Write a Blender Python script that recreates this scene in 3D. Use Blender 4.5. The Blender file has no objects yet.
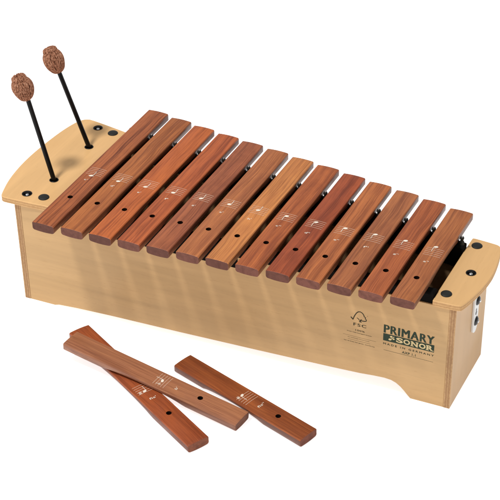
import bpy, bmesh, math, random
from mathutils import Vector, Matrix
random.seed(7)
sc = bpy.context.scene
COL = sc.collection
def lin(r, g, b, k=1.0):
    f = lambda c: ((c/255)/12.92 if c/255 <= .04045 else ((c/255+.055)/1.055)**2.4)*k
    return (f(r), f(g), f(b), 1)

# ------------------------------------------------------------------ materials
class NT:
    def __init__(s, name):
        s.m = bpy.data.materials.new(name); s.m.use_nodes = True
        s.t = s.m.node_tree; s.t.nodes.clear()
        s.out = s.n('ShaderNodeOutputMaterial'); s.b = s.n('ShaderNodeBsdfPrincipled')
        s.l(s.b.outputs[0], s.out.inputs[0])
    def n(s, ty, **k):
        o = s.t.nodes.new(ty)
        for a, v in k.items(): setattr(o, a, v)
        return o
    def l(s, a, b): s.t.links.new(a, b)
    def coords(s, off, scale):
        tc = s.n('ShaderNodeTexCoord'); mp = s.n('ShaderNodeMapping')
        mp.inputs['Location'].default_value = off; mp.inputs['Scale'].default_value = scale
        s.l(tc.outputs['Object'], mp.inputs[0]); return mp.outputs[0]
    def noise(s, v, scale=1, detail=4, rough=.55, dist=0):
        o = s.n('ShaderNodeTexNoise'); o.inputs['Scale'].default_value = scale; o.inputs['Detail'].default_value = detail
        o.inputs['Roughness'].default_value = rough; o.inputs['Distortion'].default_value = dist
        s.l(v, o.inputs['Vector']); return o.outputs['Fac']
    def ramp(s, f, stops, interp='LINEAR'):
        o = s.n('ShaderNodeValToRGB'); r = o.color_ramp; r.interpolation = interp
        while len(r.elements) < len(stops): r.elements.new(.5)
        for e, (p, c) in zip(r.elements, stops): e.position = p; e.color = c if len(c) == 4 else (*c, 1)
        s.l(f, o.inputs[0]); return o.outputs['Color']
    def mix(s, f, a, b, mode='MIX'):
        o = s.n('ShaderNodeMix', data_type='RGBA', blend_type=mode)
        for sock, v in ((o.inputs['Factor'], f), (o.inputs['A'], a), (o.inputs['B'], b)):
            if hasattr(v, 'is_linked') or hasattr(v, 'links'): s.l(v, sock)
            else: sock.default_value = v
        # pick the colour sockets explicitly
        return o
    def mixc(s, f, a, b, mode='MIX'):
        o = s.n('ShaderNodeMix', data_type='RGBA', blend_type=mode)
        def put(sock, v):
            if isinstance(v, (int, float, tuple)): sock.default_value = v
            else: s.l(v, sock)
        put(o.inputs[0], f); put(o.inputs[6], a); put(o.inputs[7], b)
        return o.outputs[2]
    def bump(s, h, strength=.1, dist=.0005):
        o = s.n('ShaderNodeBump'); o.inputs['Strength'].default_value = strength; o.inputs['Distance'].default_value = dist
        s.l(h, o.inputs['Height']); s.l(o.outputs[0], s.b.inputs['Normal'])
    def fin(s, col, rough=.5, spec=.3, metal=0):
        if isinstance(col, tuple): s.b.inputs['Base Color'].default_value = col
        else: s.l(col, s.b.inputs['Base Color'])
        if isinstance(rough, (int, float)): s.b.inputs['Roughness'].default_value = rough
        else: s.l(rough, s.b.inputs['Roughness'])
        s.b.inputs['Specular IOR Level'].default_value = spec; s.b.inputs['Metallic'].default_value = metal
        return s.m
def g(v): return (v, v, v, 1)

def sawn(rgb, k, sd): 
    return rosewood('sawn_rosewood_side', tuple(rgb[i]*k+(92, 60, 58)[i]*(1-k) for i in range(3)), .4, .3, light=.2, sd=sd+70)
KW = 0.84      # base-colour factor of the rosewood
def rosewood(name, rgb, streak=.5, patch=.3, hue=(1.0, .62, .45), light=.3, sd=0):
    """long reddish grain: figure + streaks + pores, its own offset on every bar"""
    s = NT(name); rnd = random.Random(sd*31+5)
    off = (rnd.uniform(-9, 9), rnd.uniform(-9, 9), rnd.uniform(-9, 9))
    base = lin(*rgb, KW); base = (base[0], base[1]*.95, base[2]*.78, 1)
    dark = tuple(base[i]*(.46, .38, .36)[i] for i in range(3))+(1,)
    lite = tuple(min(1, base[i]*(1.38, 1.50, 1.30)[i]) for i in range(3))+(1,)
    alt = tuple(base[i]*(.72, .64, .60)[i] for i in range(3))+(1,)
    # slow figure that bends the grain
    v = s.coords(off, (1, 1, 1))
    fig = s.noise(s.coords(off, (34, 5, 34)), 1, 3, .5, .6)
    wob = s.n('ShaderNodeVectorMath', operation='MULTIPLY_ADD')
    cmb = s.n('ShaderNodeCombineXYZ'); s.l(s.noise(s.coords(off, (10, 9, 10)), 1, 2), cmb.inputs[0])
    wob.inputs[1].default_value = (.010, 0, 0); s.l(cmb.outputs[0], wob.inputs[0]); s.l(v, wob.inputs[2])
    def warp(scale):
        m = s.n('ShaderNodeMapping'); m.inputs['Scale'].default_value = scale
        s.l(wob.outputs[0], m.inputs[0]); return m.outputs[0]
    st = s.noise(warp((260, 5, 260)), 1, 6, .68, .25)
    fine = s.noise(warp((820, 16, 820)), 1, 3, .6)
    band = s.noise(warp((85, 2.2, 85)), 1, 4, .6, .3)
    patchn = s.noise(s.coords(off, (30, 17, 30)), 1, 4, .6, 1.2)
    c = s.mixc(s.ramp(fig, [(.40, g(0)), (.68, g(1))]), base, alt)
    glow = s.noise(s.coords((off[1], off[2], off[0]), (22, 11, 22)), 1, 3, .55, .8)
    c = s.mixc(s.ramp(glow, [(.48, g(0)), (.72, g(.7))]), c, lite)
    c = s.mixc(s.ramp(band, [(.40, g(0)), (.66, g(light*1.6))]), c, lite)
    c = s.mixc(s.ramp(st, [(.49, g(0)), (.60, g(min(1,streak*1.25)))]), c, dark)
    c = s.mixc(s.ramp(band, [(.30, g(streak*.9)), (.44, g(0))]), c, dark)
    c = s.mixc(s.ramp(patchn, [(.42, g(0)), (.68, g(patch))]), c, tuple(x*.62 for x in base[:3])+(1,))
    c = s.mixc(s.ramp(fine, [(.54, g(0)), (.68, g(.6))]), c, dark)
    c = s.mixc(s.ramp(fine, [(.30, g(.65)), (.45, g(0))]), c, lite)
    s.bump(fine, .22, .0004)
    return s.fin(c, s.ramp(patchn, [(.3, g(.30)), (.7, g(.55))]), .42)

def endgrain(name, rgb, sd=0):
    s = NT(name)
    f = s.noise(s.coords((sd, 1, 2), (500, 500, 500)), 1, 4, .7); b = s.noise(s.coords((sd, 4, 2), (130, 130, 130)), 1, 3)
    base = lin(*rgb, .9)
    c = s.mixc(f, tuple(x*.72 for x in base[:3])+(1,), tuple(x*1.22 for x in base[:3])+(1,))
    c = s.mixc(s.ramp(b, [(.42, g(0)), (.70, g(.5))]), c, lin(72, 42, 34))
    s.bump(f, .3, .0004)
    return s.fin(c, .72, .2)

def veneer(name, rgb, scale=(3, 60, 60), amt=.12, rough=.45, spec=.3, sd=0):
    s = NT(name); base = lin(*rgb)
    a = s.noise(s.coords((sd, 2, 3), scale), 1, 5, .6, .5)
    f = s.noise(s.coords((sd, 7, 1), tuple(q*9 for q in scale)), 1, 3, .6)
    p = s.noise(s.coords((sd+3, 5, 1), (9, 9, 9)), 1, 3, .5, .4)
    c = s.mixc(s.ramp(a, [(.3, g(0)), (.7, g(1))]), tuple(x*(1-amt) for x in base[:3])+(1,), tuple(min(.95, x*(1+amt)) for x in base[:3])+(1,))
    c = s.mixc(s.ramp(p, [(.40, g(0)), (.72, g(amt*3.0))]), c, (base[0]*.88, base[1]*.82, base[2]*.72, 1))
    c = s.mixc(s.ramp(f, [(.60, g(0)), (.78, g(amt*3.0))]), c, (base[0]*.72, base[1]*.6, base[2]*.48, 1))
    fl = s.noise(s.coords((sd+9, 1, 4), tuple(q*22 for q in scale)), 1, 2, .5)
    c = s.mixc(s.ramp(fl, [(.66, g(0)), (.74, g(amt*4))]), c, (base[0]*.66, base[1]*.54, base[2]*.42, 1))
    s.bump(f, .10, .0003)
    return s.fin(c, s.ramp(p, [(.3, g(rough-.08)), (.7, g(rough+.08))]), spec)

def ply_edge(name, axis, t0, t1, n=5, light=(205, 168, 122), dark=(128, 84, 56)):
    """laminations across one axis, wandering slightly"""
    s = NT(name)
    tc = s.n('ShaderNodeTexCoord'); sp = s.n('ShaderNodeSeparateXYZ'); s.l(tc.outputs['Object'], sp.inputs[0])
    w = s.noise(s.coords((1, 2, 3), (60, 60, 60)), 1, 3)
    m = s.n('ShaderNodeMath', operation='MULTIPLY_ADD'); s.l(w, m.inputs[0]); m.inputs[1].default_value = (t1-t0)*.30; s.l(sp.outputs[axis], m.inputs[2])
    mr = s.n('ShaderNodeMapRange'); s.l(m.outputs[0], mr.inputs[0])
    mr.inputs[1].default_value = t0+(t1-t0)*.15; mr.inputs[2].default_value = t1+(t1-t0)*.15
    L, D = lin(*light), lin(*dark); M = tuple((L[i]*.6+D[i]*.4) for i in range(3))+(1,)
    st = [(0, L)]
    for i in range(1, n):
        p = i/n; st += [(p-.045, L if i % 2 else M), (p, D), (p+.045, M if i % 2 else L)]
    c = s.ramp(mr.outputs[0], st)
    f = s.noise(s.coords((4, 2, 3), (420, 420, 420)), 1, 3)
    c = s.mixc(s.ramp(f, [(.35, g(0)), (.75, g(.5))]), c, D)
    return s.fin(c, .7, .2)

def plain(name, rgb, rough=.5, spec=.3, metal=0, noisy=0, sc_=300):
    s = NT(name)
    if noisy:
        f = s.noise(s.coords((0, 0, 0), (sc_,)*3), 1, 4, .7)
        b = lin(*rgb); c = s.mixc(f, tuple(x*(1-noisy) for x in b[:3])+(1,), tuple(x*(1+noisy) for x in b[:3])+(1,))
        s.bump(f, .3, .0004)
        return s.fin(c, rough, spec, metal)
    return s.fin(lin(*rgb), rough, spec, metal)

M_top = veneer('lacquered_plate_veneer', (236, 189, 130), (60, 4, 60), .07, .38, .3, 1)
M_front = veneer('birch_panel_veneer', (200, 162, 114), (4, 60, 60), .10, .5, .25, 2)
M_side = veneer('side_panel_veneer', (200, 163, 120), (60, 60, 5), .05, .5, .25, 3)
M_in = veneer('inner_panel_veneer', (150, 118, 84), (4, 60, 60), .1, .8, .1, 4)
M_black = plain('black_rubber', (34, 35, 32), .55, .35, 0, .15)
M_felt = plain('black_felt', (20, 18, 17), .95, .05, 0, .4, 900)
M_cup = plain('black_steel_cup', (16, 15, 15), .3, .5)
M_steel = plain('bright_steel', (215, 215, 215), .18, .5, 1)
M_white = plain('white_painted_steel', (226, 226, 224), .35, .4)
M_ink = plain('green_ink', (44, 58, 42), .6, .2, 0, .12, 2000)
M_ink2 = plain('dark_ink', (54, 50, 32), .6, .2)
M_tan = plain('bare_veneer_lettering', (214, 190, 140), .5, .25)
M_print = plain('white_print', (236, 200, 176), .6, .2)
M_note = plain('white_note_print', (255, 245, 228), .6, .2)
M_shaft = plain('black_fibre_rod', (10, 10, 11), .4, .18)
M_core = plain('yarn_core', (112, 72, 54), .95, .05)
def yarn():
    s = NT('brown_yarn')
    f = s.noise(s.coords((0, 0, 0), (420, 420, 420)), 1, 5, .7)
    c = s.ramp(f, [(.34, lin(118, 74, 54)), (.5, lin(166, 114, 88)), (.66, lin(206, 158, 130))])
    s.bump(f, .5, .0006); return s.fin(c, .95, .08)
M_yarn = yarn()
M_bore = plain('shaded_bore', (38, 20, 14), .9, .1)  # dark wall colour stands in for the shade inside the bar holes
M_cord = plain('black_cord', (30, 28, 27), .9, .1)

# ------------------------------------------------------------------ object helpers
def link(o, parent=None):
    COL.objects.link(o)
    if parent is not None:
        o.parent = parent; o.matrix_parent_inverse = parent.matrix_basis.inverted()
    return o
def finish(me, angle=35):
    for p in me.polygons: p.use_smooth = True
    me.set_sharp_from_angle(angle=math.radians(angle)); return me
def obj(name, bm, mats, parent=None, angle=35, loc=None, recalc=True):
    if recalc: bmesh.ops.recalc_face_normals(bm, faces=bm.faces)
    me = bpy.data.meshes.new(name); bm.to_mesh(me); bm.free()
    for m in (mats if isinstance(mats, (list, tuple)) else [mats]): me.materials.append(m)
    finish(me, angle)
    o = bpy.data.objects.new(name, me); link(o, parent)
    return o
def origin_to(o, p):
    """put the origin of a parentless/parented mesh at world point p (verts are world)"""
    p = Vector(p); o.data.transform(Matrix.Translation(-p)); o.location = p; return o
def empty(name, loc, label, cat, group=None):
    o = bpy.data.objects.new(name, None); o.location = loc; o.empty_display_size = .02
    COL.objects.link(o); tag(o, label, cat, group); return o
def tag(o, label, cat, group=None):
    o['label'] = label; o['category'] = cat
    if group: o['group'] = group
    return o
def prism(bm, pts, z0, z1, bev=0, mt=0, mside=0):
    """outline (x,y) extruded in z, with a small rounded top/bottom edge"""
    n = len(pts)
    area = sum(pts[i][0]*pts[(i+1) % n][1]-pts[(i+1) % n][0]*pts[i][1] for i in range(n))
    if area < 0: pts = pts[::-1]
    def inset(d):
        if d == 0: return pts
        r = []
        for i in range(n):
            a, b, c = Vector(pts[i-1]), Vector(pts[i]), Vector(pts[(i+1) % n])
            e1 = (b-a).normalized(); e2 = (c-b).normalized()
            n1 = Vector((-e1.y, e1.x)); n2 = Vector((-e2.y, e2.x)); m = (n1+n2)
            m = m/max(.3, m.dot(n1)) if m.length > 1e-6 else n1
            r.append((b+m*d)[:])
        return r
    lev = [(z0, bev), (z0+bev, 0), (z1-bev, 0), (z1, bev)] if bev else [(z0, 0), (z1, 0)]
    rings = [[bm.verts.new((*q, z)) for q in inset(d)] for z, d in lev]
    for r0, r1 in zip(rings, rings[1:]):
        for i in range(n):
            f = bm.faces.new((r0[i], r0[(i+1) % n], r1[(i+1) % n], r1[i])); f.material_index = mside
    f = bm.faces.new(rings[-1]); f.material_index = mt
    f = bm.faces.new(rings[0][::-1]); f.material_index = mt
    return bm
def lathe(bm, prof, c, ax=(0, 0, 1), n=28, mi=0):
    """profile [(r,h)] turned round axis through c; closes at r=0"""
    ax = Vector(ax).normalized(); t = Vector((1, 0, 0)) if abs(ax.x) < .8 else Vector((0, 1, 0))
    u = ax.cross(t).normalized(); v = ax.cross(u); c = Vector(c)
    rings = []
    for r, h in prof:
        if r < 1e-7: rings.append([bm.verts.new(c+ax*h)])
        else: rings.append([bm.verts.new(c+ax*h+(u*math.cos(2*math.pi*i/n)+v*math.sin(2*math.pi*i/n))*r) for i in range(n)])
    for a, b in zip(rings, rings[1:]):
        for i in range(n):
            j = (i+1) % n
            if len(a) == 1 and len(b) == 1: continue
            if len(a) == 1: f = bm.faces.new((a[0], b[i], b[j]))
            elif len(b) == 1: f = bm.faces.new((a[i], b[0], a[j]))
            else: f = bm.faces.new((a[i], b[i], b[j], a[j]))
            f.material_index = mi
    return bm
def tube(bm, pts, r, n=6, closed=False, mi=0):
    pts = [Vector(p) for p in pts]; m = len(pts); rings = []
    prev = None
    for i, p in enumerate(pts):
        if closed: d = pts[(i+1) % m]-pts[i-1]
        else: d = pts[min(i+1, m-1)]-pts[max(i-1, 0)]
        d.normalize()
        if prev is None: u = d.orthogonal().normalized()
        else: u = (prev-d*prev.dot(d)).normalized()
        prev = u; v = d.cross(u)
        rings.append([bm.verts.new(p+(u*math.cos(2*math.pi*k/n)+v*math.sin(2*math.pi*k/n))*r) for k in range(n)])
    rng = range(m if closed else m-1)
    for i in rng:
        a, b = rings[i], rings[(i+1) % m]
        for k in range(n):
            f = bm.faces.new((a[k], a[(k+1) % n], b[(k+1) % n], b[k])); f.material_index = mi
    if not closed:
        bm.faces.new(rings[0][::-1]); bm.faces.new(rings[-1])
    return bm
SOLVER = 'MANIFOLD'
def cut(o, cutters):
    """boolean difference baked into the mesh"""
    for bmc in cutters:
        me = bpy.data.meshes.new('cutter'); bmesh.ops.recalc_face_normals(bmc, faces=bmc.faces); bmc.to_mesh(me); bmc.free()
        c = bpy.data.objects.new('cutter', me); COL.objects.link(c)
        md = o.modifiers.new('b', 'BOOLEAN'); md.operation = 'DIFFERENCE'; md.solver = SOLVER; md.object = c
        bpy.context.view_layer.update()
        ev = o.evaluated_get(bpy.context.evaluated_depsgraph_get())
        new = bpy.data.meshes.new_from_object(ev)
        o.modifiers.clear(); old = o.data; o.data = new; bpy.data.meshes.remove(old)
        bpy.data.objects.remove(c); bpy.data.meshes.remove(me)
    finish(o.data); return o

# ------------------------------------------------------------------ frame of the front panel (fitted from the photograph)
FL, FR = Vector((-.3000, .0032)), Vector((.2784, .0182))
FU = (FR-FL).normalized(); FN = Vector((FU.y, -FU.x))       # outward normal
LF = (FR-FL).length; HB = .1460
def fp(u, z, out=0):
    p = FL+FU*u+FN*out; return Vector((p.x, p.y, z))
def front_y(x): return FL.y+(x-FL.x)*(FR.y-FL.y)/(FR.x-FL.x)
BL, BR = Vector((-.3000, .1970)), Vector((.2784, .1325))
def back_y(x): return BL.y+(x-BL.x)*(BR.y-BL.y)/(BR.x-BL.x)
PT = .0078                                                  # side panel / ply thickness
ZP0, ZP1 = HB, HB+.0080                                     # top plates

body = empty('xylophone', (0, .09, 0), 'long trapezoid plywood resonator box of the xylophone with lettering on its front', 'xylophone')

# front panel with the arched cut-out along its foot
U0, U1 = PT+.0001, LF-PT-.0001
foot = [(U0, 0), (.0434, 0), (.0495, .0020), (.075, .0040), (.1241, .0062), (.2233, .0090), (.33, .0128), (.4257, .0166),
        (.4646, .0186), (.4820, .0204), (.4952, .0212), (.5040, .0205), (.5106, .0180), (.5165, .0137), (.5211, .0091), (.5250, .0046), (.5292, 0), (U1, 0)]
bm = bmesh.new()
def panel(bm, pts, o0, o1, bev=.0004):
    """outline in (u,z) of the front plane, thickness from out=o1 (inside) to o0"""
    lev = [(o1, 0), (o0-bev, 0), (o0, bev)]
    n = len(pts); cx = sum(p[0] for p in pts)/n; cz = sum(p[1] for p in pts)/n
    rings = []
    for o_, d in lev:
        rings.append([bm.verts.new(fp(u+(d if u < U0+.001 else -d if u > U1-.001 else 0), z+(d if z < .05 else -d), o_)) for u, z in pts])
    for a, b in zip(rings, rings[1:]):
        for i in range(n): bm.faces.new((a[i], a[(i+1) % n], b[(i+1) % n], b[i]))
    bm.faces.new(rings[-1]); bm.faces.new(rings[0][::-1])
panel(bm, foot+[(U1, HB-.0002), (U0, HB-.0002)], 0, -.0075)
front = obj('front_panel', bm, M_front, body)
front['label'] = 'beige front panel with green printed lettering and a cut-away foot'

# side panels: their laminated front edges show
for sgn, x0, x1 in ((-1, FL.x, FL.x+PT), (1, FR.x-PT, FR.x)):
    bm = bmesh.new()
    prism(bm, [(x0, front_y(x0)-.0003), (x1, front_y(x1)-.0003), (x1, back_y(x1)), (x0, back_y(x0))], 0, HB-.0002, .0004)
    for f in bm.faces:
        nrm = f.normal if f.normal.length else Vector((0, 0, 1))
    bmesh.ops.recalc_face_normals(bm, faces=bm.faces)
    for f in bm.faces:
        f.material_index = 1 if abs(f.normal.y) > .7 else 0
    obj('side_panel', bm, [M_side, ply_edge('side_ply_edge', 0, x0, x1, 5, (196, 158, 114), (142, 100, 68))], body)
bm = bmesh.new()
xa, xb = FL.x+PT+.0001, FR.x-PT-.0001
prism(bm, [(xa, back_y(xa)-.0075), (xb, back_y(xb)-.0075), (xb, back_y(xb)), (xa, back_y(xa))], .012, HB-.0002, .0004)
obj('back_panel', bm, M_in, body)
bm = bmesh.new()
prism(bm, [(xa, front_y(xa)+.0078), (xb, front_y(xb)+.0078), (xb, back_y(xb)-.0078), (xa, back_y(xa)-.0078)], .024, .029)
obj('floor_board', bm, M_in, body)

# felt-covered rails on which the bars lie
X0, PITCH, BW, ZT, TH = -.22087, .0372267, .0297, .17145, .0108
HY = lambda i: .00934+.00128*i
def hole_y(x): return HY((x-X0)/PITCH)
ZR = ZT-TH-.0012
xl, xr = -.2366, .2490
bm = bmesh.new()
prism(bm, [(xl, hole_y(xl)-.0060), (xr, hole_y(xr)-.0060), (xr, hole_y(xr)+.007), (xl, hole_y(xl)+.007)], .128, ZR, .0015)
obj('front_rail', bm, M_felt, body)
PY = lambda x: .1520-.1275*(x-.0543)
bm = bmesh.new()
prism(bm, [(xl, PY(xl)-.0065), (xr, PY(xr)-.0065), (xr, PY(xr)+.0065), (xl, PY(xl)+.0065)], .128, ZR, .0015)
obj('rear_rail', bm, M_felt, body)
# rear cord posts in the gaps (black sleeve, steel tip), front pins in the bar holes
for i in range(-1, 13):
    x = X0+PITCH*(i+.5)
    if i == -1: x = X0-.0137
    bm = bmesh.new()
    lathe(bm, [(.0034, 0), (.0030, .004), (.0020, .0045), (.0020, .0075), (.0026, .0082), (.0027, .0096), (.0022, .0108), (0, .0112)], (x, PY(x), ZR-.0005), n=16)
    po = obj('cord_post', bm, M_black, body)
    bm = bmesh.new()
    lathe(bm, [(.0011, -.001), (.0011, .0003), (.0008, .0008), (0, .0010)], (x, PY(x), ZR-.0005+.0110), n=12)
    obj('steel_tip', bm, M_steel, po)
for i in range(13):
    x = X0+PITCH*i
    bm = bmesh.new()
    lathe(bm, [(.0026, 0), (.0026, .0080), (.0020, .0090), (0, .0093)], (x, HY(i), ZR-.0005), n=12)
    obj('bar_pin', bm, M_cup, body)
bm = bmesh.new()
cp = []
for i in range(-1, 13):
    x = X0+PITCH*(i+.5)
    if i == -1: x = X0-.0137
    cp.append((x, PY(x)-.0036, ZR+.0055))
tube(bm, cp, .0009, 6)
obj('cord', bm, M_cord, body)

# top plates ---------------------------------------------------------------
def smooth(pts, it=2, keep=()):
    for _ in range(it):
        q = []
        for i, p in enumerate(pts):
            nx = pts[(i+1) % len(pts)]
            q += [(p[0]*.75+nx[0]*.25, p[1]*.75+nx[1]*.25), (p[0]*.25+nx[0]*.75, p[1]*.25+nx[1]*.75)]
        pts = q
    return pts
def densify_corner(pts, c):  # doubled corner points keep their corner when smoothed
    return pts
Lp = [(-.2370, .0052), (-.2385, .0039), (-.3100, -.0012), (-.3168, .0002), (-.3202, .0080), (-.3285, .0360), (-.3327, .0650), (-.3342, .0900),
      (-.3338, .1200), (-.3305, .1620), (-.3262, .1870), (-.3215, .2020), (-.3150, .2094), (-.3060, .2110), (-.2400, .1990), (-.2370, .1970)]
Rp = [(.2495, .0160), (.2505, .0146), (.2540, .0148), (.2815, .0165), (.2850, .0205), (.2900, .0400), (.2945, .0640), (.2962, .0840), (.2958, .1000),
      (.2932, .1230), (.2898, .1400), (.2872, .1480), (.2835, .1513), (.2780, .1522), (.2540, .1538), (.2505, .1534), (.2495, .1518)]
inserts = {'L': [((-.2896, .0176), .0066, 'screw'), ((-.2660, .0188), .0070, 'plug'), ((-.2889, .1948), .0064, 'screw'), ((-.2641, .1909), .0068, 'plug'),
                 ((-.2754, .0591), .0060, 'socket'), ((-.2754, .1475), .0060, 'socket')],
           'R': [((.2601, .1391), .0066, 'plug'), ((.2720, .0836), .0062, 'screw'), ((.2600, .0328), .0066, 'plug')]}
for key, pts in (('L', Lp), ('R', Rp)):
    bm = bmesh.new(); prism(bm, smooth(pts, 2), ZP0, ZP1, .0007)
    bmesh.ops.recalc_face_normals(bm, faces=bm.faces)
    for f in bm.faces: f.material_index = 0 if abs(f.normal.z) > .5 else 1
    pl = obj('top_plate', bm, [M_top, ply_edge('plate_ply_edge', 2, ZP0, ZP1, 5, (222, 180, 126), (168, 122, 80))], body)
    pl['label'] = 'left top plate with two mallet holes' if key == 'L' else 'right top plate with three black inserts'
    cs = []
    for (x, y), r, k in inserts[key]:
        b = bmesh.new(); lathe(b, [(0, ZP0-.002 if k != 'plug' else ZP0+.003), (r, ZP0-.002 if k != 'plug' else ZP0+.003), (r, ZP1+.01), (0, ZP1+.01)], (x, y, 0)); cs.append(b)
    cut(pl, cs)
    for (x, y), r, k in inserts[key]:
        b = bmesh.new(); c = (x, y, 0); r2 = r-.0001
        if k == 'plug':
            lathe(b, [(0, ZP0+.0035), (r2, ZP0+.0035), (r2, ZP1+.0006), (r2-.0006, ZP1+.0012), (r2*.5, ZP1+.0016), (0, ZP1+.0017)], c)
            obj('rubber_plug', b, M_black, pl, 50)
        elif k == 'screw':
            lathe(b, [(r2, ZP0+.001), (r2, ZP1+.0005), (r2-.0006, ZP1+.0008), (r2-.0016, ZP1-.0002), (r2-.0022, ZP1-.0035), (0, ZP1-.0038)], c)
            cu = obj('black_cup', b, M_cup, pl, 50)
            b = bmesh.new(); lathe(b, [(.0027, ZP1-.0038), (.0027, ZP1-.0014), (.0018, ZP1-.0004), (0, ZP1)], c, n=20)
            obj('screw_head', b, M_steel, cu, 50)
        else:
            lathe(b, [(r2, ZP0-.04), (r2, ZP1+.0004), (r2-.0005, ZP1+.0007), (r2-.0012, ZP1+.0001), (r2-.0014, ZP0-.04)], c)
            obj('mallet_socket', b, M_cup, pl, 50)

# hanger bracket on the right end face ------------------------------------
XS = FR.x
bm = bmesh.new()
out = []
yc, zlo, zhi, w = .0885, .0755, .1190, .0085
for k in range(13): a = math.pi*k/12; out.append((yc+w*math.cos(a), zhi+w*.7*math.sin(a)))
for k in range(13): a = math.pi+math.pi*k/12; out.append((yc+w*math.cos(a)*.9, zlo+w*1.0*math.sin(a)))
n = len(out)
rings = []
for x, d in ((XS+.0002, 1), (XS+.0022, 1), (XS+.0028, .93)):
    rings.append([bm.verts.new((x, yc+(y-yc)*d, .097+(z-.097)*(1-(1-d)*.3))) for y, z in out])
for a, b in zip(rings, rings[1:]):
    for i in range(n): bm.faces.new((a[i], a[(i+1) % n], b[(i+1) % n], b[i]))
bm.faces.new(rings[-1]); bm.faces.new(rings[0][::-1])
hg = obj('hanger_bracket', bm, M_white, body)
hg['label'] = 'white metal bracket with two dark screws and a slot'
for (y, z) in ((.0900, .1130), (.0888, .0836)):
    b = bmesh.new(); lathe(b, [(0, .0005), (.0062, .0024), (.0060, .0034), (.0040, .0052), (0, .0060)], (XS, y, z), (1, 0, 0), 20)
    so = obj('bracket_screw', b, M_cup, hg, 50)
    b = bmesh.new(); lathe(b, [(0, .0050), (.0017, .0056), (.0012, .0066), (0, .0070)], (XS, y, z), (1, 0, 0), 12)
    obj('screw_recess', b, M_steel, so, 50)
b = bmesh.new()
for (y, z, r) in ((.0872, .1012, .0016), (.0872, .0965, .0026)):
    lathe(b, [(0, .0024), (r, .0027), (r, .0031), (0, .0032)], (XS, y, z), (1, 0, 0), 16)
obj('keyhole_slot', b, M_cup, hg)

# ------------------------------------------------------------------ lettering on the front panel
def text_pts(body_, offset=0.0, spacing=1.0):
    """returns (verts, faces) of the flat text, x/y in text space, plus bounds"""
    cu = bpy.data.curves.new('t', 'FONT'); cu.body = body_; cu.offset = offset; cu.space_character = spacing
    cu.resolution_u = 4
    o = bpy.data.objects.new('t', cu); COL.objects.link(o); bpy.context.view_layer.update()
    me = bpy.data.meshes.new_from_object(o.evaluated_get(bpy.context.evaluated_depsgraph_get()))
    vs = [(v.co.x, v.co.y) for v in me.vertices]; fs = [tuple(p.vertices) for p in me.polygons]
    bpy.data.objects.remove(o); bpy.data.curves.remove(cu); bpy.data.meshes.remove(me)
    return vs, fs
def put_text(bm, s, x0, x1, y0, y1, fmap, offset=0, spacing=1.0):
    vs, fs = text_pts(s, offset, spacing)
    ax0, ax1 = min(v[0] for v in vs), max(v[0] for v in vs); ay0, ay1 = min(v[1] for v in vs), max(v[1] for v in vs)
    if y1 is None: y1 = y0+(x1-x0)/(ax1-ax0)*(ay1-ay0)
    nv = [bm.verts.new(fmap(x0+(x-ax0)/(ax1-ax0)*(x1-x0), y0+(y-ay0)/(ay1-ay0)*(y1-y0))) for x, y in vs]
    for f in fs:
        try: bm.faces.new([nv[i] for i in f])
        except ValueError: pass
def rect(bm, x0, x1, y0, y1, fmap):
    bm.faces.new([bm.verts.new(fmap(*q)) for q in ((x0, y0), (x1, y0), (x1, y1), (x0, y1))])
def poly(bm, pts, fmap): bm.faces.new([bm.verts.new(fmap(*q)) for q in pts])
def disc(bm, cx, cy, rx, ry, fmap, rot=0, n=20):
    poly(bm, [(cx+rx*math.cos(t)*math.cos(rot)-ry*math.sin(t)*math.sin(rot), cy+rx*math.cos(t)*math.sin(rot)+ry*math.sin(t)*math.cos(rot)) for t in (2*math.pi*k/n for k in range(n))], fmap)
def stroke(bm, pts, w, fmap):
    """polyline as a ribbon with mitred joints"""
    L, R_ = [], []
    P = [Vector(p) for p in pts]
    for i, p in enumerate(P):
        d = (P[min(i+1, len(P)-1)]-P[max(i-1, 0)]).normalized(); nn = Vector((-d.y, d.x))*w/2
        L.append(bm.verts.new(fmap(*(p+nn)))); R_.append(bm.verts.new(fmap(*(p-nn))))
    for i in range(len(P)-1): bm.faces.new((L[i], L[i+1], R_[i+1], R_[i]))

F1 = lambda u, z: fp(u, z, .00012)
F2 = lambda u, z: fp(u, z, .00024)
bm = bmesh.new()
for q in range(7):
    dx = (q-3)*.00021
    put_text(bm, 'PRIMARY', .4929+dx, .5543+dx, .0893, .1010, (lambda e: (lambda u, z: fp(u, z, e)))(.00012+.00001*q), 0, 1.12)
poly(bm, [(.4920, .0776), (.5550, .0780), (.5550, .0885), (.4920, .0881)], F1)
put_text(bm, 'MADE IN GERMANY', .4923, .5549, .0718, .0744, F1, 0, 1.5)
put_text(bm, 'MADE IN GERMANY', .49245, .55505, .0718, .0744, F2, 0, 1.5)
rect(bm, .4930, .5547, .0635, .0638, F1)
put_text(bm, 'AXP 1.1', .5160, .5330, .0652, .0686, F1, .02, 1.1)
lg = obj('maker_lettering', bm, M_ink, front, recalc=False)
bm = bmesh.new()
cells = [('S', .5081), ('O', .5172), ('N', .5268), ('O', .5364), ('R', .5456)]
cw = .0082; zb, zt2 = .0795, .0868
for ch, u in cells: put_text(bm, ch, u, u+cw+(.0003 if ch == 'S' else 0), zb, zt2, F2, .04)
F3 = lambda u, z: fp(u, z, .00034)
for ch, u in cells:
    if ch in 'NR': rect(bm, u-.0007, u+.0032, zb, zb+.0010, F3)
    if ch == 'N': rect(bm, u-.0007, u+.0022, zt2-.0010, zt2, F3); rect(bm, u+cw-.0028, u+cw+.0007, zt2-.0010, zt2, F3)
    if ch == 'R': rect(bm, u+.0052, u+cw+.0008, zb, zb+.0010, F3); rect(bm, u-.0007, u+.0030, zt2-.0010, zt2, F3)
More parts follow.
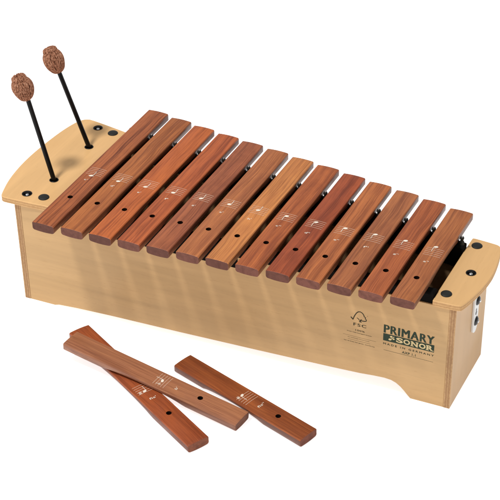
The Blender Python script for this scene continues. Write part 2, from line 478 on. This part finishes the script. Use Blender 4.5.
# small emblem left of the name
disc(bm, .5020, .0855, .0017, .0013, F2, .3); disc(bm, .5006, .0812, .0020, .0014, F2, .3)
stroke(bm, [(.5022, .0815), (.5030, .0836), (.5046, .0848), (.5056, .0866)], .0008, F2)
disc(bm, .5050, .0828, .0014, .0010, F2, .3)
lt = obj('reversed_lettering', bm, M_tan, lg, recalc=False)
# forest-label emblem and small print
bm = bmesh.new()
chk = [(.4508, .1000), (.4538, .0968)]
stroke(bm, chk, .0014, F1)
arc = [(.4536, .0970), (.4548, .1010), (.4560, .1040), (.4578, .1075), (.4600, .1098), (.4625, .1104), (.4650, .1092), (.4668, .1070), (.4676, .1045),
       (.4692, .1038), (.4688, .1020), (.4704, .1006), (.4700, .0988), (.4680, .0980), (.4652, .0978), (.4634, .0980)]
stroke(bm, arc, .0012, F1)
stroke(bm, [(.4628, .0984), (.4628, .0960)], .0016, F2)
stroke(bm, [(.4612, .0957), (.4646, .0956)], .0009, F1)
stroke(bm, [(.4584, .1006), (.4604, .0996), (.4616, .0976)], .0009, F1)
stroke(bm, [(.4626, .0982), (.4648, .0998)], .0008, F1)
for q in range(4): put_text(bm, 'FSC', .4543+.00014*q, .4701+.00014*q, .0884, .0926, (lambda e: (lambda u, z: fp(u, z, e)))(.00012+.00001*q), 0, 1.25)
put_text(bm, '\u00ae', .4712, .4722, .1060, .1070, F1)
put_text(bm, '100%', .4570, .4688, .0812, .0836, F1, .01, 1.1)
put_text(bm, 'From well-managed forests', .4466, .4775, .0776, .0791, F1, .012)
rect(bm, .4415, .4833, .0722, .0724, F1)
put_text(bm, 'Aus nachhaltiger Forstwirtschaft', .4475, .4750, .0690, .0703, F1, .0)
rect(bm, .4479, .4760, .0667, .0669, F1)
put_text(bm, 'Issu de forets bien gerees  www.fsc.org', .4430, .4816, .0630, .0645, F1, .012)
obj('forest_label_print', bm, M_ink2, front, recalc=False)

# ------------------------------------------------------------------ the bars
CROWN = .0009
def crown(x, w=BW): return CROWN*(1-(2*x/w)**2)
def bar_mesh(L, w=BW, th=TH, arch=.45, a0=.24, a1=.70, hole=None, mats=None, name='xylophone_bar', rnd=None):
    """bar along +y from y=0 (player end); top side edges at z=th, underside z=0; arch ground into the underside"""
    r = .0011
    def section(zb):
        pts = []
        hw = w/2
        # bottom, left to right, bulging a little
        k = 7
        for i in range(k):
            x = -hw+.0022+(w-.0044)*i/(k-1); pts.append((x, zb-.0011*(1-(2*x/w)**2)+.0004))
        pts.append((hw-.0008, zb+.0009))
        pts.append((hw, zb+.0024)); pts.append((hw, th-.0014)); pts.append((hw-.0003, th-.0006))
        k = 9
        for i in range(k):
            x = hw-.0010-(w-.0020)*i/(k-1); pts.append((x, th+crown(x, w)-CROWN*.05))
        pts.append((-hw+.0003, th-.0006)); pts.append((-hw, th-.0014)); pts.append((-hw, zb+.0024)); pts.append((-hw+.0008, zb+.0009))
        return pts
    ys = [0, .0005]+[.004+(L-.008)*i/40 for i in range(41)]+[L-.0005, L]
    bm = bmesh.new(); rings = []
    for j, y in enumerate(ys):
        t = y/L
        d = 0
        if a0 < 1-t < a1 or False: pass
        tt = 1-t                                   # a0..a1 measured from the far end
        if a0 < tt < a1:
            q = (tt-a0)/(a1-a0); d = arch*th*min(1, math.sin(math.pi*q)**.55)
        s = .978 if j in (0, len(ys)-1) else 1
        zc = th*.5
        rings.append([bm.verts.new((x*(1-(1-s)), y, zc+(z-zc)*(1-(1-s)*2.2))) for x, z in section(d)])
    n = len(rings[0])
    for a, b in zip(rings, rings[1:]):
        for i in range(n): bm.faces.new((a[i], a[(i+1) % n], b[(i+1) % n], b[i]))
    hw_ = w/2-.0006
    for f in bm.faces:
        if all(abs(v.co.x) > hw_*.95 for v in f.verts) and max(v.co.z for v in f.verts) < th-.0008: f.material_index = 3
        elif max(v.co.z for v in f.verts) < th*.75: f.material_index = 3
    f0 = bm.faces.new(rings[0][::-1]); f1 = bm.faces.new(rings[-1]); f0.material_index = 1; f1.material_index = 1
    for f in bm.faces:
        vs = [v.co.y for v in f.verts]
    for a, b in ((0, 1),):
        pass
    o = obj(name, bm, mats, None, 40)
    if hole is not None:
        c = bmesh.new(); lathe(c, [(0, -.01), (.0034, -.01), (.0034, th+.02), (0, th+.02)], (0, hole, 0), n=28)
        cut(o, [c])
        for p in o.data.polygons:
            if all(math.hypot(o.data.vertices[v].co.x, o.data.vertices[v].co.y-hole) < .0035 for v in p.vertices): p.material_index = 2
    return o
STEPS = {'c': -2, 'd': -1, 'e': 0, 'f': 1, 'g': 2, 'a': 3, 'h': 4}
def stave(bar, ys, letter, step, acc=None, w=BW, th=TH):
    """printed five-line stave centred at local y=ys, with note and note name; player end is y=0"""
    gap = .00372
    fm = lambda e: (lambda x, y: (x, y, th+crown(x, w)+e))
    bm = bmesh.new()
    hw = .0108
    for k in range(5):
        y = ys+(k-2)*gap
        stroke(bm, [(-hw+2*hw*i/14, y) for i in range(15)], .00050, fm(.00010))
    pr = obj('stave_print', bm, M_print, bar, recalc=False)
    bm = bmesh.new()
    ny = ys-2*gap+step*gap/2
    nx = -.0010
    disc(bm, nx, ny, .0027, .0017, fm(.00018), .35)
    if step < 5: stroke(bm, [(nx+.0022, ny+.0002), (nx+.0022, ny+.0098)], .00055, fm(.00022))
    else: stroke(bm, [(nx-.0022, ny-.0002), (nx-.0022, ny-.0098)], .00055, fm(.00022))
    if step == -2: stroke(bm, [(nx-.0040, ny), (nx+.0040, ny)], .00042, fm(.00014))
    if acc == 'sharp':
        ax = nx-.0062
        for q in (-.0008, .0008): stroke(bm, [(ax+q, ny-.0028), (ax+q, ny+.0028)], .0004, fm(.0002)); stroke(bm, [(ax-.0018, ny+q-.0003), (ax+.0018, ny+q+.0005)], .0006, fm(.00024))
    if acc == 'flat':
        ax = nx-.0060
        stroke(bm, [(ax-.0010, ny-.0018), (ax-.0010, ny+.0044)], .0005, fm(.0002))
        stroke(bm, [(ax-.0010, ny-.0016), (ax+.0010, ny-.0002), (ax+.0008, ny+.0012), (ax-.0010, ny+.0010)], .0005, fm(.00024))
    tw = .0016*len(letter.replace("'", ''))+.0011*letter.count("'")
    put_text(bm, letter, -.0045, -.0045+tw*1.6, ys-.0233, ys-.0197, fm(.00018), .004)
    obj('note_print', bm, M_note, bar, recalc=False)

yf = [-.0559, -.0519, -.0496, -.0468, -.0441, -.0404, -.0375, -.0349, -.0316, -.0293, -.0261, -.0232, -.0201]
yb = [.2393, .2333, .2273, .2221, .2178, .2137, .2084, .2041, .1989, .1943, .1897, .1842, .1783]
names = ["c'", "d'", "e'", "f'", "g'", "a'", "h'", "c''", "d''", "e''", "f''", "g''", "a''"]
#        colour, streak, patch, light
look = [((178, 100, 66), .85, .2, .35), ((190, 112, 68), .5, .2, .4), ((204, 108, 62), .5, .25, .4), ((200, 104, 64), .55, .35, .5),
        ((174, 98, 72), .5, .6, .4), ((198, 120, 80), .4, .4, .4), ((218, 140, 88), .4, .05, .4), ((196, 108, 66), .5, .25, .4),
        ((178, 86, 54), .45, .3, .25), ((202, 118, 74), .4, .08, .4), ((186, 112, 76), .5, .2, .4), ((196, 108, 68), .45, .15, .4), ((190, 114, 74), .4, .15, .4)]
words = ['longest rosewood bar at far left, dark streaks, edge over the left plate',
         'second longest rosewood bar, mid brown, right of the streaked longest bar',
         'third bar from the left, bright orange red wood with fine grain',
         'fourth bar from the left, reddish orange wood with pale pinkish streaks',
         'fifth bar from the left, dull dark brown and mottled towards its front end',
         'sixth bar from the left, light brown wood with cloudy darker figure at the back',
         'seventh bar in the middle, palest golden orange wood with straight grain',
         'eighth bar from the left, mid reddish brown, between golden and dark red bars',
         'ninth bar from the left, darkest red wood of the row',
         'tenth bar from the left, pale orange brown, just right of the dark red bar',
         'fourth bar from the right end, greyish brown with fine streaks',
         'third bar from the right end... ', 'shortest rosewood bar at the right end beside the open dark gap']
words[10] = 'third bar from the right end, greyish brown with fine dark streaks'
words[11] = 'second bar from the right end, orange brown, next to the shortest bar'
for i in range(13):
    L = yb[i]-yf[i]
    c, st_, pa, li = look[i]
    mats = [rosewood('rosewood', c, st_, pa, light=li, sd=i+1), endgrain('rosewood_end_grain', tuple(q*(.88+.26*((i*7) % 13)/13) for q in (122, 78, 66)), i), M_bore, sawn(c, .45, i)]
    hy = HY(i)-yf[i]
    o = bar_mesh(L, mats=mats, hole=hy, arch=.35, a0=.28, a1=.72)
    o.location = (X0+PITCH*i, yf[i], ZT-TH)
    stp = -2+i
    o.rotation_euler = (0, 0, math.radians(random.uniform(-.12, .12)))
    bpy.context.view_layer.update()
    stave(o, hy+.0640-(.0640-.0555)*i/12, names[i], stp)
    tag(o, words[i], 'xylophone bar', 'rosewood bars laid across the xylophone')
# children of bars were built in bar-local coordinates
for o in list(COL.objects):
    if o.name.startswith(('stave_print', 'note_print')): o.matrix_parent_inverse = Matrix.Identity(4)

def loose(e_far, e_near, zf, zn, letter, step, acc, c, st_, pa, li, sd, words_, holed, ystave, end_rgb, w=.0290, arch=.45, side=.5):
    """e_far/e_near: centres of the two top end edges; zf/zn height of the underside there"""
    A = Vector((*e_near, zn)); B = Vector((*e_far, zf)); d = B-A; L = d.length
    mats = [rosewood('rosewood', c, st_, pa, light=li, sd=sd), endgrain('rosewood_end_grain', end_rgb, sd), M_bore, sawn(c, side, sd)]
    o = bar_mesh(L, w=w, mats=mats, hole=holed, arch=arch)
    y = d.normalized(); x = y.cross(Vector((0, 0, 1))).normalized(); z = x.cross(y)
    m = Matrix((x, y, z)).transposed().to_4x4(); m.translation = A
    o.matrix_world = m
    stave(o, ystave, letter, step, acc, w)
    for ch in o.children: ch.matrix_parent_inverse = Matrix.Identity(4)
    tag(o, words_, 'xylophone bar', 'loose spare bars lying on the white table')
    return o
loose((-.1942, -.0398), (.0392, -.1686), .0008, .0008, "fis'", 1, 'sharp', (180, 92, 58), .4, .25, .3, 41,
      'reddish loose bar lying lowest, crossed over by the pinkish bar', .0617, .118, (146, 86, 62))
loose((-.1842, -.0768), (.0669, -.1109), .0166, .0008, "b'", 4, 'flat', (188, 126, 102), .2, .15, .25, 42,
      'pinkish loose bar resting across the reddish bar, tilted up at its left end', .0597, .1140, (132, 84, 64), side=.75)
loose((-.0468, -.0421), (.1499, -.1055), .0008, .0008, "fis''", 8, 'sharp', (172, 94, 58), .4, .2, .25, 43,
      'short loose bar at the right, alone behind the pinkish bar', .0475, .0975, (132, 76, 58), side=.4)

# ------------------------------------------------------------------ mallets
def mallet(base, bot, cen, seed, words_):
    base, bot, cen = Vector(base), Vector(bot), Vector(cen)
    rn = random.Random(seed)
    t = empty('mallet', base, words_, 'mallet', 'yarn headed mallets standing in the left plate')
    ax = (bot-base).normalized(); ca = (cen-bot).normalized()
    bm = bmesh.new(); low = base-ax*.100
    tube(bm, [low, bot+ax*.012], .0030, 16)
    obj('shaft', bm, M_shaft, t, 60)
    # yarn head
    u = ca.orthogonal().normalized(); v = ca.cross(u)
    A_, B_ = .0166, .0126
    def P(th_, ph, k=1.0):
        # th_: 0 at the bottom pole, pi at the top
        h = -math.cos(th_)*A_; r = math.sin(th_)**.86*B_*(1.0-.10*math.cos(th_+.2))
        if th_ > 2.55: h -= (th_-2.55)*.004
        return cen+ca*h*k*(1 if h<0 else .90)+(u*math.cos(ph)+v*math.sin(ph))*r*k
    bm = bmesh.new(); n = 30; m = 18; rings = []
    for j in range(m+1):
        th_ = math.pi*j/m
        if j in (0, m): rings.append([bm.verts.new(P(th_, 0, .93))])
        else: rings.append([bm.verts.new(P(th_, 2*math.pi*k/n, .93)) for k in range(n)])
    for a, b in zip(rings, rings[1:]):
        for k in range(n):
            if len(a) == 1: bm.faces.new((a[0], b[k], b[(k+1) % n]))
            elif len(b) == 1: bm.faces.new((a[k], b[0], a[(k+1) % n]))
            else: bm.faces.new((a[k], b[k], b[(k+1) % n], a[(k+1) % n]))
    hd = obj('head', bm, M_core, t)
    bm = bmesh.new()
    N = 96
    for q in range(N):                                    # windings from pole to pole, slanted a little
        ph0 = 2*math.pi*q/N+rn.uniform(-.05, .05); sl = rn.uniform(.15, .8)*(1 if q % 3 else -1); k0 = rn.uniform(.95, 1.02)
        e = rn.uniform(2.62, 2.82)
        pts = [P(.12+(e-.12)*i/16, ph0+sl*(i/16-.5)+.03*math.sin(i*1.3+q), k0+rn.uniform(-.008, .008)) for i in range(17)]
        tube(bm, pts, rn.uniform(.00048, .00066), 5)
    # the raised collar of wound yarn round the tip
    for q in range(7):
        rr = .0058+.0009*(q % 3)+rn.uniform(-.0003, .0003); hh = A_*.84+.0012*(q//3)+rn.uniform(-.0003, .0006); tx, ty = rn.uniform(-.12, .12), rn.uniform(-.12, .12)
        pts = []
        for i in range(26):
            a = 2*math.pi*i/26
            pts.append(cen+(u*math.cos(a)+v*math.sin(a))*rr+ca*(hh+rr*(tx*math.cos(a)+ty*math.sin(a))+.0003*math.sin(3*a+q)))
        tube(bm, pts, .00085, 6, True)
    for q in range(22):
        a = 2*math.pi*q/22+rn.uniform(-.15, .15)
        d = u*math.cos(a)+v*math.sin(a)
        pts = [cen+ca*(A_*.74)+d*.0030, cen+ca*(A_*.90)+d*.0044, cen+ca*(A_*1.04)+d*.0062, cen+ca*(A_*.96)+d*.0082, cen+ca*(A_*.76)+d*.0090]
        tube(bm, pts, .0008, 5)
    obj('yarn_winding', bm, M_yarn, hd, 80)
mallet((-.2754, .0591, .154), (-.2969, .0530, .2658), (-.3016, .0512, .2838), 3, 'left mallet in the front hole of the left plate, head lower in view')
mallet((-.2754, .1475, .154), (-.3006, .1340, .2615), (-.3078, .1345, .2795), 9, 'right mallet in the rear hole of the left plate, its head higher')

# ------------------------------------------------------------------ white ground with an added glow that washes out shadows; white studio
s = NT('glowing_white_ground')
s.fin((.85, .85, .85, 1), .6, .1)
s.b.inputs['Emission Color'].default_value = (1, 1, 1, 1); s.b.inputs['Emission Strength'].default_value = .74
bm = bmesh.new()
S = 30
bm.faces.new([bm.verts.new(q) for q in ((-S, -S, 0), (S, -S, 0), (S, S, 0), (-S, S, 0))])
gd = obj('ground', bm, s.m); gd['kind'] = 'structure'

w = bpy.data.worlds.new('World'); sc.world = w; w.use_nodes = True
bg = w.node_tree.nodes['Background']; bg.inputs[0].default_value = (1, 1, 1, 1); bg.inputs[1].default_value = .48

def area(name, loc, target, size, power, col=(1, 1, 1)):
    l = bpy.data.lights.new(name, 'AREA'); l.shape = 'DISK'; l.size = size; l.energy = power; l.color = col
    o = bpy.data.objects.new(name, l); COL.objects.link(o); o.location = loc
    o.rotation_euler = (Vector(target)-Vector(loc)).to_track_quat('-Z', 'Y').to_euler()
T = Vector((0, .08, .12)); K = Vector((-.30, -.38, 1)).normalized()
area('key_lamp', T+K*2.4, T, .27, 33, (1, .985, .96))

# ------------------------------------------------------------------ camera (fitted)
R = [[0.9088202075478501, 0.4171635363336607, -0.004518219370199833], [0.24726267260236678, -0.5473389659899897, -0.7995506407017283], [-0.33601637027117826, 0.7255305922306818, -0.6005816835761635]]
cam = bpy.data.cameras.new('camera'); co = bpy.data.objects.new('camera', cam); COL.objects.link(co)
m = Matrix(((R[0][0], -R[1][0], -R[2][0]), (R[0][1], -R[1][1], -R[2][1]), (R[0][2], -R[1][2], -R[2][2]))).to_4x4()
m.translation = (0.71688973, -1.41499517, 1.25555837); co.matrix_world = m
cam.sensor_width = 36; cam.lens = 1632.28/500*36
cam.shift_x = (250-276.871)/500; cam.shift_y = (315.553-250)/500
cam.clip_end = 200; cam.clip_start = .05
sc.camera = co
sc.render.resolution_x = sc.render.resolution_y = 1024
sc.view_settings.view_transform = 'Standard'; sc.view_settings.look = 'None'
sc.view_settings.exposure = 0; sc.view_settings.gamma = 1
